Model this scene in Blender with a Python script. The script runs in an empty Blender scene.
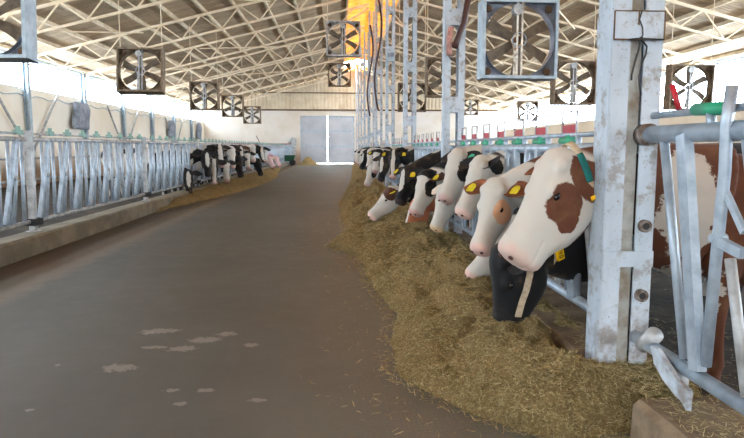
import bpy, bmesh, math, random
import numpy as np
from mathutils import Vector, Matrix, noise
random.seed(7)
sc = bpy.context.scene
COL = sc.collection
R = math.radians
# ------------------------------------------------------------------ camera, world, exposure
cam_d = bpy.data.cameras.new('camera'); cam = bpy.data.objects.new('camera', cam_d); COL.objects.link(cam)
cam_d.sensor_width = 36; cam_d.lens = 30.0; cam_d.clip_start = .05; cam_d.clip_end = 500
cam.location = (0, 0, 1.5); cam.rotation_euler = (R(90-6.578), 0, R(-3.118))
sc.camera = cam
sc.view_settings.view_transform = 'Standard'; sc.view_settings.look = 'None'
sc.view_settings.gamma = 1; sc.view_settings.use_curve_mapping = False
sc.view_settings.exposure = 0.0
W = bpy.data.worlds.new('sky'); sc.world = W; W.use_nodes = True
bg = W.node_tree.nodes['Background']; bg.inputs[0].default_value = (.85, .935, 1.0, 1); bg.inputs[1].default_value = 28.0
def portal(name, loc, rot, sx, sy):
    l = bpy.data.lights.new(name, 'AREA'); l.shape = 'RECTANGLE'; l.size = sx; l.size_y = sy
    l.cycles.is_portal = True
    o = bpy.data.objects.new(name, l); o.location = loc; o.rotation_euler = rot; COL.objects.link(o)
portal('portal_left_windows', (-12.15, 27, 4.33), (0, R(-90), 0), 1.25, 68)
portal('portal_right_windows', (15.45, 27, 4.05), (0, R(90), 0), 1.9, 68)
portal('portal_near_door', (-2.2, -9.05, 2.2), (R(90), 0, 0), 2.5, 4.4)
portal('portal_ridge', (1.64, 27, 8.75), (0, 0, 0), 2.9, 60)
# ------------------------------------------------------------------ helpers
class MB:
    def __init__(s): s.v = []; s.f = []; s.mi = []; s.m = 0
    def add(s, vs, fs):
        n = len(s.v); s.v += [tuple(v) for v in vs]
        for f in fs: s.f.append([i+n for i in f]); s.mi.append(s.m)
        return s
    def box(s, x0, x1, y0, y1, z0, z1):
        return s.add([(x0,y0,z0),(x1,y0,z0),(x1,y1,z0),(x0,y1,z0),(x0,y0,z1),(x1,y0,z1),(x1,y1,z1),(x0,y1,z1)],
                     [(3,2,1,0),(4,5,6,7),(0,1,5,4),(1,2,6,5),(2,3,7,6),(3,0,4,7)])
    def bar(s, a, b, w, h, up=(0,0,1)):
        a = Vector(a); b = Vector(b); d = (b-a).normalized(); u = Vector(up)
        sd = d.cross(u)
        if sd.length < 1e-4: sd = d.cross(Vector((0,1,0)))
        sd.normalize(); u = sd.cross(d); sd *= w/2; u *= h/2
        vs = [a-sd-u, a+sd-u, a+sd+u, a-sd+u, b-sd-u, b+sd-u, b+sd+u, b-sd+u]
        return s.add(vs, [(0,1,2,3),(7,6,5,4),(4,5,1,0),(5,6,2,1),(6,7,3,2),(7,4,0,3)])
    def tube(s, pts, r, n=10, r2=None, close=True):
        pts = [Vector(p) for p in pts]; m = len(pts); rings = []; pu = None
        for i, p in enumerate(pts):
            d = (pts[min(i+1, m-1)] - pts[max(i-1, 0)]).normalized()
            u = pu if pu is not None else (Vector((0,0,1)) if abs(d.z) < .9 else Vector((1,0,0)))
            sd = d.cross(u).normalized(); u = sd.cross(d).normalized(); pu = u
            rr = r if r2 is None else r + (r2-r)*i/(m-1)
            rings.append([p + (sd*math.cos(2*math.pi*k/n) + u*math.sin(2*math.pi*k/n))*rr for k in range(n)])
        vs = [v for g in rings for v in g]; fs = []
        for i in range(m-1):
            for k in range(n):
                fs.append((i*n+k, i*n+(k+1) % n, (i+1)*n+(k+1) % n, (i+1)*n+k))
        if close: fs += [tuple(range(n))[::-1], tuple((m-1)*n+k for k in range(n))]
        return s.add(vs, fs)
    def ell(s, c, r, rot=None, n=14, m=9):
        c = Vector(c); rot = rot or Matrix.Identity(3); vs = []; fs = []
        for i in range(m+1):
            t = math.pi*i/m
            for k in range(n):
                p = 2*math.pi*k/n
                vs.append(c + rot @ Vector((r[0]*math.sin(t)*math.cos(p), r[1]*math.sin(t)*math.sin(p), r[2]*math.cos(t))))
        for i in range(m):
            for k in range(n): fs.append((i*n+k, (i+1)*n+k, (i+1)*n+(k+1) % n, i*n+(k+1) % n))
        return s.add(vs, fs)
    def loft(s, rings, n=28, ex=2.0):
        # rings: (centre, half-width vector, half-height vector up, half-height vector down)
        vs = []; fs = []; m = len(rings)
        for c, a, bu, bd in rings:
            for k in range(n):
                t = 2*math.pi*k/n; ct = math.cos(t); st = math.sin(t)
                x = math.copysign(abs(ct)**(2/ex), ct); y = math.copysign(abs(st)**(2/ex), st)
                vs.append(Vector(c) + Vector(a)*x + (Vector(bu)*y if y >= 0 else Vector(bd)*y))
        for i in range(m-1):
            for k in range(n): fs.append((i*n+k, i*n+(k+1) % n, (i+1)*n+(k+1) % n, (i+1)*n+k))
        fs += [tuple(range(n))[::-1], tuple((m-1)*n+k for k in range(n))]
        return s.add(vs, fs)
    def mesh(s, name, mats, smooth=False):
        me = bpy.data.meshes.new(name); me.from_pydata(s.v, [], s.f)
        for m in (mats if isinstance(mats, (list, tuple)) else [mats]): me.materials.append(m)
        if any(s.mi): me.polygons.foreach_set('material_index', s.mi)
        if smooth: me.polygons.foreach_set('use_smooth', [True]*len(me.polygons))
        me.update(); bm = bmesh.new(); bm.from_mesh(me); bmesh.ops.recalc_face_normals(bm, faces=bm.faces[:]); bm.to_mesh(me); bm.free()
        return me
    def build(s, name, mats, parent=None, smooth=False, loc=None):
        o = bpy.data.objects.new(name, s.mesh(name, mats, smooth)); COL.objects.link(o)
        if parent is not None: o.parent = parent
        if loc: o.location = loc
        return o
def tag(o, label=None, cat=None, group=None, kind=None):
    if label: o['label'] = label
    if cat: o['category'] = cat
    if group: o['group'] = group
    if kind: o['kind'] = kind
    return o
def empty(name, loc, rz=0, **k):
    o = bpy.data.objects.new(name, None); COL.objects.link(o); o.location = loc; o.rotation_euler = (0, 0, rz); o.empty_display_size = .1
    return tag(o, **k)
KIDS = {}
def copy_tree(o, parent=None, kids=None):
    if kids is None:
        kids = {}
        for q in bpy.data.objects:
            if q.parent is not None: kids.setdefault(q.parent.name, []).append(q)
    c = o.copy(); COL.objects.link(c)
    if parent is not None: c.parent = parent
    for ch in kids.get(o.name, []): copy_tree(ch, c, kids)
    return c
def struct(mb, name, mat, smooth=False, label=None): return tag(mb.build(name, mat, None, smooth), kind='structure', label=label)
ORD = ['first', 'second', 'third', 'fourth', 'fifth', 'sixth', 'seventh', 'eighth', 'ninth', 'tenth', 'eleventh', 'twelfth']
# ------------------------------------------------------------------ materials
def srgb(r, g, b):
    f = lambda c: (c/255/12.92 if c/255 <= .04045 else ((c/255+.055)/1.055)**2.4)
    return (f(r), f(g), f(b), 1)
class NT:
    def __init__(s, name):
        s.mat = bpy.data.materials.new(name); s.mat.use_nodes = True; s.t = s.mat.node_tree; s.n = s.t.nodes
        s.b = s.n['Principled BSDF']; s.L = s.t.links.new
    def node(s, ty, **k):
        o = s.n.new(ty)
        for a, v in k.items(): setattr(o, a, v)
        return o
    def inp(s, sock, v):
        if hasattr(v, 'is_output'): s.L(v, sock)
        else: sock.default_value = v
    def co(s, kind='Object'): 
        return s.node('ShaderNodeTexCoord').outputs[kind]
    def geo(s): return s.node('ShaderNodeNewGeometry').outputs['Position']
    def noise(s, vec, scale, detail=4, rough=.55, out='Fac', stretch=None):
        if stretch:
            mp = s.node('ShaderNodeMapping'); s.L(vec, mp.inputs['Vector']); mp.inputs['Scale'].default_value = stretch; vec = mp.outputs[0]
        o = s.node('ShaderNodeTexNoise'); s.L(vec, o.inputs['Vector']); o.inputs['Scale'].default_value = scale
        o.inputs['Detail'].default_value = detail; o.inputs['Roughness'].default_value = rough
        return o.outputs[out]
    def ramp(s, fac, a, b):   # smooth step of fac between a and b
        o = s.node('ShaderNodeMapRange', interpolation_type='SMOOTHSTEP'); s.inp(o.inputs[0], fac)
        o.inputs[1].default_value = a; o.inputs[2].default_value = b
        return o.outputs[0]
    def mix(s, f, a, b):
        o = s.node('ShaderNodeMix', data_type='RGBA'); s.inp(o.inputs[0], f); s.inp(o.inputs[6], a); s.inp(o.inputs[7], b)
        return o.outputs[2]
    def math(s, op, a, b=0.0, c=0.0):
        o = s.node('ShaderNodeMath', operation=op); s.inp(o.inputs[0], a); s.inp(o.inputs[1], b)
        if op in ('MULTIPLY_ADD',): s.inp(o.inputs[2], c)
        return o.outputs[0]
    def vm(s, op, a, b):
        o = s.node('ShaderNodeVectorMath', operation=op); s.inp(o.inputs[0], a); s.inp(o.inputs[1], b)
        return o.outputs['Value'] if op in ('LENGTH', 'DOT_PRODUCT') else o.outputs[0]
    def sep(s, v): o = s.node('ShaderNodeSeparateXYZ'); s.L(v, o.inputs[0]); return o.outputs
    def bump(s, h, st, dist=.01):
        o = s.node('ShaderNodeBump'); s.L(h, o.inputs['Height']); o.inputs['Strength'].default_value = st; o.inputs['Distance'].default_value = dist
        s.L(o.outputs[0], s.b.inputs['Normal'])
    def done(s, col, rough=.6, metal=0.0, spec=.5):
        s.inp(s.b.inputs['Base Color'], col); s.inp(s.b.inputs['Roughness'], rough); s.b.inputs['Metallic'].default_value = metal
        s.b.inputs['Specular IOR Level'].default_value = spec
        return s.mat
def mottled(name, c1, c2, scale=4, rough=.7, metal=0, lo=.35, hi=.7, bump=0, stretch=None, spec=.4):
    t = NT(name); g = t.co(); n = t.noise(g, scale, 5, .6, stretch=stretch)
    if bump: t.bump(t.noise(g, scale*6, 4), bump)
    return t.done(t.mix(t.ramp(n, lo, hi), c1, c2), rough, metal, spec)
def plain(name, c, rough=.6, metal=0, spec=.5): return NT(name).done(c, rough, metal, spec)
M = {}
M['galv'] = mottled('galvanised_steel', srgb(176,188,200), srgb(146,158,172), 9, .42, .35)
M['galv_warm'] = mottled('weathered_galvanised', srgb(186,188,190), srgb(140,138,136), 7, .5, .25)
M['bluegrey'] = mottled('blue_grey_sheet', srgb(176,192,204), srgb(150,164,176), 5, .5, .2)
M['truss'] = mottled('cream_painted_steel', srgb(246,228,202), srgb(228,204,172), 3, .7)
M['purlin'] = mottled('tan_purlin', srgb(232,214,186), srgb(206,184,152), 2.5, .75)
M['rust'] = mottled('rusty_brown_metal', srgb(120,92,68), srgb(86,66,52), 12, .8, .1)
M['fanbrown'] = mottled('dusty_brown_fan_sheet', srgb(142,122,100), srgb(104,86,70), 8, .75)
M['blade'] = mottled('dusty_fan_blade', srgb(122,108,92), srgb(96,84,72), 10, .6)
M['chrome'] = mottled('bright_strut_metal', srgb(230,228,220), srgb(150,120,90), 14, .35, .4)
M['red'] = mottled('red_plastic', srgb(190,38,52), srgb(160,30,44), 10, .5)
M['green'] = mottled('green_plastic', srgb(40,165,120), srgb(70,140,120), 12, .45)
M['palegreen'] = mottled('faded_green_plastic', srgb(140,172,160), srgb(120,150,142), 12, .6)
M['black'] = plain('black_rubber', srgb(32,30,32), .6)
M['hose'] = plain('dark_brown_hose', srgb(66,38,36), .5)
M['hosepink'] = mottled('faded_red_hose', srgb(190,140,128), srgb(120,80,70), 12, .6)
M['yellow'] = mottled('yellow_tag_plastic', srgb(214,196,40), srgb(186,168,32), 40, .5)
M['yellowband'] = plain('yellow_number_block', srgb(250,196,10), .45)
M['tealtag'] = plain('teal_tag_plastic', srgb(60,178,150), .5)
M['teal'] = mottled('teal_webbing', srgb(20,110,104), srgb(30,84,84), 30, .8)
M['beige'] = mottled('beige_webbing', srgb(196,176,150), srgb(160,140,118), 30, .85)
M['eye'] = plain('dark_eye', srgb(20,14,12), .08)
M['nostril'] = plain('dark_nostril', srgb(70,40,36), .5)
M['hoof'] = plain('horn_hoof', srgb(70,60,50), .6)
def mk_concrete(name, c1, c2, rough=.85, s=3):
    t = NT(name); g = t.geo(); n = t.noise(g, s, 6, .62); n2 = t.noise(g, s*9, 4, .6)
    t.bump(n2, .35, .01)
    c = t.mix(t.ramp(n, .3, .7), c1, c2); c = t.mix(t.math('MULTIPLY', t.ramp(n2, .5, .75), .35), c, srgb(90,80,68))
    return t.done(c, rough, 0, .3)
M['curb'] = mk_concrete('curb_concrete', srgb(144,138,122), srgb(114,108,94), .85, 2)
M['curbdirt'] = mk_concrete('curb_under_straw_dust', srgb(140,122,100), srgb(104,86,68), .9, 5)
# aisle floor: worn dark concrete, brown stained band along the left curb, pale dried splashes
def mk_floor():
    t = NT('aisle_concrete'); g = t.geo(); x, y, z = t.sep(g)
    n = t.noise(g, .55, 5, .6); n2 = t.noise(g, 5, 6, .7); n3 = t.noise(g, 60, 3, .6)
    nl = t.noise(g, 1.2, 5, .6, stretch=(1, .12, 1))
    c = t.mix(t.ramp(n, .3, .7), srgb(86,88,86), srgb(99,100,97))
    c = t.mix(t.math('MULTIPLY', t.ramp(nl, .4, .75), .45), c, srgb(84,81,76))
    c = t.mix(t.math('MULTIPLY', t.ramp(n2, .5, .85), .35), c, srgb(120,118,110))
    c = t.mix(t.math('MULTIPLY', t.ramp(n3, .55, .8), .25), c, srgb(78,74,72))
    # brown band
    xb = t.math('ADD', x, t.math('MULTIPLY', t.math('SUBTRACT', n2, .5), .35))
    c = t.mix(t.math('MULTIPLY', t.ramp(xb, -3.1, -3.45), .5), c, srgb(142,126,102)); c = t.mix(t.math('MULTIPLY', t.ramp(xb, -3.4, -3.62), .95), c, srgb(92,74,46))
    c = t.mix(t.math('MULTIPLY', t.ramp(xb, -3.7, -3.9), .6), c, srgb(64,50,32))
    # chaff blown off the feed on the right
    c = t.mix(t.math('MULTIPLY', t.math('MULTIPLY', t.ramp(x, -.9, .5), t.ramp(n3, .45, .62)), .4), c, srgb(124,116,88))
    # pale splashes
    for sx, sy, rx, ry in SPOTS:
        d = t.vm('SUBTRACT', g, (sx, sy, 0)); d = t.vm('DIVIDE', d, (rx, ry, 1)); d = t.vm('LENGTH', d, (0,0,0))
        d = t.math('ADD', d, t.math('MULTIPLY', t.math('SUBTRACT', t.noise(g, 22, 4, .7), .5), 3.0))
        c = t.mix(t.math('MULTIPLY', t.ramp(d, 1.05, .7), .55), c, srgb(168,164,158))
    t.bump(n3, .25, .004)
    return t.done(c, t.math('MULTIPLY_ADD', n2, .25, .42), 0, .45)
SPOTS = [(-1.47,5.05,0.16,0.07),(-1.55,5.00,0.06,0.05),(-1.05,4.79,0.13,0.08),(-1.18,4.58,0.11,0.07),(-0.91,4.94,0.08,0.06),(-0.67,4.64,0.06,0.05),(-1.51,4.19,0.12,0.08),(-0.84,3.76,0.06,0.03),(-0.49,3.59,0.06,0.03),(-1.04,3.77,0.05,0.03),(-1.39,4.63,0.1,0.04),(-0.94,3.56,0.05,0.03),(-1.78,3.52,0.03,0.02),(-1.95,4.27,0.02,0.02)]
M['floor'] = mk_floor()
def mk_pen():
    t = NT('pen_floor'); g = t.geo(); n = t.noise(g, 2.2, 6, .65); n2 = t.noise(g, 11, 5, .65)
    c = t.mix(t.ramp(n, .35, .65), srgb(72,60,48), srgb(50,42,35)); c = t.mix(t.ramp(n2, .64, .76), c, srgb(170,158,138))
    c = t.mix(t.ramp(n2, .44, .34), c, srgb(34,28,24))
    t.bump(n2, .8, .03)
    return t.done(c, t.math('MULTIPLY_ADD', n, .25, .7), 0, .15)
M['pen'] = mk_pen()
def mk_wall(name, base, base2, stain):
    t = NT(name); g = t.geo(); x, y, z = t.sep(g); n = t.noise(g, .5, 5, .6); n2 = t.noise(g, 1.4, 6, .6, stretch=(1, 1, .3))
    c = t.mix(t.ramp(n, .35, .7), base, base2)
    zz = t.math('ADD', z, t.math('MULTIPLY', t.math('SUBTRACT', n2, .5), 2.4))
    c = t.mix(t.math('MULTIPLY', t.ramp(zz, 1.7, .3), .75), c, stain)
    c = t.mix(t.math('MULTIPLY', t.ramp(n2, .6, .8), .3), c, srgb(200,170,130))
    return t.done(c, .85, 0, .2)
M['wall'] = mk_wall('cream_plaster', srgb(246,238,226), srgb(238,226,208), srgb(160,124,94))
M['sheet'] = mottled('cream_corrugated_sheet', srgb(226,210,184), srgb(206,186,158), .8, .6, .1)
def mk_roof():
    t = NT('roof_sheet'); g = t.geo(); n = t.noise(g, .8, 5, .6); n2 = t.noise(g, 3, 5, .6, stretch=(.25, 1, 1))
    w = t.node('ShaderNodeTexWave', wave_type='BANDS', bands_direction='Y'); w.inputs['Scale'].default_value = 1.6; t.L(g, w.inputs[0])
    c = t.mix(t.ramp(n, .3, .7), srgb(214,190,160), srgb(172,150,124)); c = t.mix(t.math('MULTIPLY', t.ramp(n2, .45, .75), .6), c, srgb(232,208,176))
    t.bump(w.outputs['Fac'], .6, .04)
    return t.done(c, .7, 0, .3)
M['roof'] = mk_roof()
def mk_skylight():
    t = NT('yellow_translucent_sheet'); g = t.geo(); n = t.noise(g, 2, 4)
    tr = t.node('ShaderNodeBsdfTranslucent'); c = t.mix(t.ramp(n, .35, .7), srgb(252,216,140), srgb(244,190,104)); t.L(c, tr.inputs[0])
    df = t.node('ShaderNodeBsdfDiffuse'); t.L(c, df.inputs[0]); mx = t.node('ShaderNodeMixShader'); mx.inputs[0].default_value = .2
    t.L(df.outputs[0], mx.inputs[1]); t.L(tr.outputs[0], mx.inputs[2]); t.L(mx.outputs[0], t.n['Material Output'].inputs[0])
    return t.mat
M['skylight'] = mk_skylight()
def mk_pane():
    t = NT('window_pane'); a = t.node('ShaderNodeBsdfTransparent'); a.inputs[0].default_value = (.94, .97, 1, 1)
    b = t.node('ShaderNodeBsdfGlossy'); b.inputs['Roughness'].default_value = .1; mx = t.node('ShaderNodeMixShader'); mx.inputs[0].default_value = .05
    t.L(a.outputs[0], mx.inputs[1]); t.L(b.outputs[0], mx.inputs[2]); t.L(mx.outputs[0], t.n['Material Output'].inputs[0]); return t.mat
M['pane'] = mk_pane()
def mk_paint():
    t = NT('white_paint_with_rust'); g = t.geo(); n = t.noise(g, 9, 6, .7); n2 = t.noise(g, 3, 5, .6, stretch=(1, 1, .35)); n3 = t.noise(g, 45, 3); x, y, z = t.sep(g)
    c = t.mix(t.ramp(n2, .35, .7), srgb(190,200,212), srgb(168,180,192))
    c = t.mix(t.math('MULTIPLY', t.ramp(n, .50, .64), .65), c, srgb(132,118,104))
    low = t.math('MULTIPLY', t.ramp(t.math('ADD', z, t.math('MULTIPLY', n, .9)), 1.25, .55), t.ramp(n, .38, .6))
    c = t.mix(t.math('MULTIPLY', low, .75), c, srgb(112,90,70))
    c = t.mix(t.math('MULTIPLY', t.ramp(n3, .64, .7), .5), c, srgb(110,84,64))
    t.bump(n, .15, .004)
    return t.done(c, .55, 0, .4)
M['paint'] = mk_paint()
M['weld'] = mottled('rusty_weld', srgb(84,66,54), srgb(136,130,126), 30, .8)
M['paint_door'] = mottled('grey_blue_door_paint', srgb(186,186,190), srgb(172,172,178), .9, .6)
def mk_feed():
    t = NT('chopped_hay'); g = t.geo(); n = t.noise(g, 3, 5, .6); n2 = t.noise(g, 50, 4, .7); n3 = t.noise(g, 110, 3, .7, stretch=(1, .35, 1))
    c = t.mix(t.ramp(n, .3, .7), srgb(158,136,96), srgb(136,116,78)); c = t.mix(t.ramp(n2, .5, .68), c, srgb(190,172,126)); c = t.mix(t.math('MULTIPLY', t.ramp(n3, .48, .32), .8), c, srgb(84,72,44))
    t.bump(t.math('ADD', n2, n3), 1.0, .03)
    return t.done(c, .95, 0, .1)
M['feed'] = mk_feed()
M['straw'] = mottled('straw_blades', srgb(206,190,146), srgb(150,132,84), 30, .8)
M['straw2'] = mottled('dry_grass_blades', srgb(136,124,78), srgb(98,88,54), 30, .85)
M['cloth'] = mottled('grey_blue_sacking', srgb(158,164,178), srgb(120,124,136), 4, .9)
M['pink'] = mottled('pale_pink', srgb(226,190,196), srgb(196,150,160), 5, .8)
# ------------------------------------------------------------------ setting
XL, XR, XM, YF, YB = -12.1, 15.4, 1.64, 57.4, -9.0
ZE = 5.08; SL = .25
def roof_z(x): return ZE + SL*(x-XL) if x < XM else ZE + SL*(XM-XL) - SL*(x-XM)
struct(MB().box(-4.25, 1.43, YB, YF+.3, -.2, 0), 'floor', M['floor'])
struct(MB().box(XL-.3, -4.6, YB, YF, -.2, .05), 'floor', M['pen'])
struct(MB().box(1.95, XR+.3, YB, YF, -.2, .05), 'floor', M['pen'])
struct(MB().box(-60, 60, YF+.3, 140, -.3, -.02), 'floor', mottled('yard_gravel', srgb(200,190,176), srgb(170,160,146), 1, .9))
cb = MB()
for i in range(61):   # slightly uneven cast curb
    pass
def curb(name, x0, x1, side, ya, yb):
    n_ = int((yb-ya)/.3)+1; mb = MB(); ys = [ya + i*(yb-ya)/n_ for i in range(n_+1)]; vs = []; fs = []
    for y in ys:
        a = noise.noise(Vector((x0, y*.9, 0)))*.018; b = noise.noise(Vector((x0+5, y*.8, 3)))*.014
        f, bk = (x1, x0) if side < 0 else (x0, x1); d = -1 if side < 0 else 1
        vs += [(f+a, y, -.1), (f+a+d*.012, y, .235+b), (f+a+d*.045, y, .265+b), (bk, y, .262+b*.5), (bk, y, -.1)]
    for i in range(len(ys)-1):
        for k in range(4): fs.append((i*5+k, i*5+k+1, (i+1)*5+k+1, (i+1)*5+k))
    fs += [(0,1,2,3,4), tuple((len(ys)-1)*5+k for k in range(5))]
    mb.add(vs, fs); return struct(mb, name, M['curb'] if side < 0 else M['curbdirt'])
curb('trim_1', -4.62, -4.25, -1, YB, YF); curb('trim_2', 1.43, 1.97, 1, YB, 2.86); curb('trim_7', 1.43, 1.97, 1, 3.66, YF)
struct(MB().box(1.43, 1.95, 2.8, 3.7, -.2, .0), 'floor', M['floor'])
# side walls
struct(MB().box(XL-.3, XL, YB, YF, -.2, 3.76), 'wall_left', M['wall'])
struct(MB().box(XL-.3, XL, YB, YF, 4.92, ZE), 'trim_3', M['bluegrey'])
struct(MB().box(XR, XR+.3, YB, YF, -.2, 3.12), 'wall_right', M['wall'])
struct(MB().box(XR, XR+.3, YB, YF, 4.95, ZE), 'trim_4', M['bluegrey'])
wn = 0
for side, X, z0, z1 in ((-1, XL-.15, 3.76, 4.92), (1, XR+.15, 3.12, 4.95)):
    for k in range(-2, 11):
        y0 = 3.4+5.4*k+.1; y1 = min(y0+5.2, YF); wn += 1
        if y1 > YF: continue
        mb = MB()
        for (a, b, c, d) in ((y0, y1, z0, z0+.06), (y0, y1, z1-.06, z1), (y0, y0+.06, z0, z1), (y1-.06, y1, z0, z1)):
            mb.box(X-.03, X+.03, a, b, c, d)
        w = struct(mb, 'window_%d' % wn, M['bluegrey'])
        MB().box(X-.004, X+.004, y0+.05, y1-.05, z0+.05, z1-.05).build('pane', M['pane'], w)
# far wall with door opening
DX0, DX1, DZ = -3.42, 1.5, 4.36
fw = MB(); fw.box(XL-.3, DX0, YF, YF+.3, -.2, 4.9); fw.box(DX1, XR+.3, YF, YF+.3, -.2, 4.9); fw.box(DX0, DX1, YF, YF+.3, DZ, 4.9)
struct(fw, 'wall_far', mk_wall('cream_plaster_far_wall', srgb(222,212,202), srgb(212,198,180), srgb(160,124,94)))
def gable():
    mb = MB(); xs = []; x = XL-.3
    pr = [(0, 0), (.16, 0), (.2, .05), (.3, .05), (.34, 0)]
    while x < XR+.3:
        for dx, dy in pr[:-1]: xs.append((x+dx, dy))
        x += .34
    vs = []; fs = []
    for xx, dy in xs:
        zt = max(4.92, roof_z(xx)-.02); vs += [(xx, YF+.02+dy, 4.9), (xx, YF+.02+dy, zt), (xx, YF+.1+dy, 4.9), (xx, YF+.1+dy, zt)]
    for i in range(len(xs)-1):
        a = i*4; b = a+4; fs += [(a, b, b+1, a+1), (a+2, a+3, b+3, b+2), (a+1, b+1, b+3, a+3)]
    return mb.add(vs, fs)
struct(gable(), 'wall_gable', M['sheet'])
struct(MB().box(XL, XR, YF-.12, YF, 4.82, 4.95), 'trim_5', M['rust'])
struct(MB().box(-6.8, 10, YF-.1, YF, 6.38, 6.46), 'trim_6', M['rust'])
nw = MB(); nw.box(XL-.3, DX0, YB-.3, YB, -.2, 4.9); nw.box(DX1, XR+.3, YB-.3, YB, -.2, 4.9); nw.box(DX0, DX1, YB-.3, YB, DZ, 4.9)
nw.add([(XL-.3, YB-.1, 4.9), (XR+.3, YB-.1, 4.9), (XM, YB-.1, roof_z(XM))], [(0, 1, 2)])
struct(nw, 'wall_near', M['wall'])
struct(MB().box(-1.0, DX1, YB+.02, YB+.08, .05, DZ), 'door_3', M['paint_door'])  # unseen shut leaf, added to halve the daylight entering behind the camera
struct(MB().box(-60, 60, -60, YB-.3, -.3, -.02), 'floor', mottled('yard_ground', srgb(200,190,176), srgb(170,160,146), 1, .9))
# sliding door leaves: two grey leaves with a gap of daylight between
for i, (a, b) in enumerate(((DX0, -1.0), (-.9, DX1))):
    d = struct(MB().box(a, b, YF+.08, YF+.14, .07, DZ), 'door_%d' % (i+1), M['paint_door'])
    fr = MB()
    for z in (.12, 1.55, 2.95, DZ-.12): fr.box(a, b, YF+.05, YF+.08, z, z+.1)
    for x in (a, b-.1): fr.box(x, x+.1, YF+.045, YF+.08, .1, DZ-.02)
    fr.build('door_frame', M['bluegrey'], d)
    MB().box((b-.2 if i == 0 else a+.12), (b-.12 if i == 0 else a+.2), YF+.0, YF+.05, 1.3, 1.6).build('door_handle', M['galv'], d)
# roof
def slope(x0, x1, y0=YB, y1=YF+.3, t=.06):
    mb = MB(); z0, z1 = roof_z(x0), roof_z(x1)
    mb.add([(x0,y0,z0),(x1,y0,z1),(x1,y1,z1),(x0,y1,z0),(x0,y0,z0+t),(x1,y0,z1+t),(x1,y1,z1+t),(x0,y1,z0+t)],
           [(3,2,1,0),(4,5,6,7),(0,1,5,4),(1,2,6,5),(2,3,7,6),(3,0,4,7)]); return mb
ceil1 = struct(slope(XL-.5, .45), 'ceiling', M['roof']); ceil2 = struct(slope(2.85, XR+.5), 'ceiling', M['roof'])
s1 = slope(.45, XM, YB, 50.5); s1.v += []; 
struct(slope(.45, XM, YB, 50.5, .02), 'window_30', M['skylight']); struct(slope(XM, 2.85, YB, 50.5, .02), 'window_31', M['skylight'])
struct(slope(.45, XM, 53.5, YF+.3, .02), 'window_32', M['skylight']); struct(slope(XM, 2.85, 53.5, YF+.3, .02), 'window_33', M['skylight'])
for x in [XL+.25+i*1.12 for i in range(12)]:
    z = roof_z(x); MB().bar((x, YB+.1, z-.075), (x, YF-.02, z-.075), .09, .13).build('purlin', M['purlin'], ceil1)
for x in [XR-.25-i*1.12 for i in range(12)]:
    z = roof_z(x); MB().bar((x, YB+.1, z-.075), (x, YF-.02, z-.075), .09, .13).build('purlin', M['purlin'], ceil2)
# ------------------------------------------------------------------ roof trusses
def truss_half(root, x0, x1, matn='truss'):
    def zt(x): return roof_z(x)-.2
    def zb(x):
        t = (x-x0)/(x1-x0); e = min(1, min(t, 1-t)*7+.25); return roof_z(x)-.2-.72*e
    n = 9; tc = MB(); tc.bar((x0, 0, zt(x0)), (x1, 0, zt(x1)), .09, .09); tc.build('top_chord', M[matn], root)
    bc = MB(); xs = [x0+(x1-x0)*i/n for i in range(n+1)]
    for i in range(n): bc.bar((xs[i], 0, zb(xs[i])), (xs[i+1], 0, zb(xs[i+1])), .08, .08)
    bc.build('bottom_chord', M[matn], root)
    for i in range(n):
        m = (xs[i]+xs[i+1])/2
        MB().bar((xs[i], 0, zb(xs[i])), (m, 0, zt(m)), .045, .045).build('web_brace', M[matn], root)
        MB().bar((m, 0, zt(m)), (xs[i+1], 0, zb(xs[i+1])), .045, .045).build('web_brace', M[matn], root)
proto = empty('roof_truss', (0, 3.49+5.4*2, 0)); truss_half(proto, XL+.02, XM-.12); truss_half(proto, XR-.02, XM+.12)
for i in range(9):
    Y = 3.49+5.4*(2+i)
    if Y > YF-.3: continue
    o = proto if i == 0 else copy_tree(proto)
    o.location.y = Y
    tag(o, 'cream lattice roof truss spanning the barn above the %s column of the right row' % ORD[2+i], 'truss', 'cream lattice roof trusses')
# diagonal roof bracing between trusses, near the left eave and mid slope
for k, (xa, xb) in enumerate(((-11.2, -7.5), (-6.5, -2.6), (5.5, 9.5))):
    for j in range(3, 9, 2):
        Y = 3.49+5.4*j
        b = MB().tube([(xa, Y, roof_z(xa)-.32), (xb, Y+5.4, roof_z(xb)-.32)], .028, 8).build('roof_brace', M['truss'])
        side = ('near the left eave', 'midway up the left roof slope', 'on the right roof slope')[k]
        tag(b, 'slender diagonal roof brace %s, running from the %s column line' % (side, ORD[j]), 'brace', 'diagonal roof braces')
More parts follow.
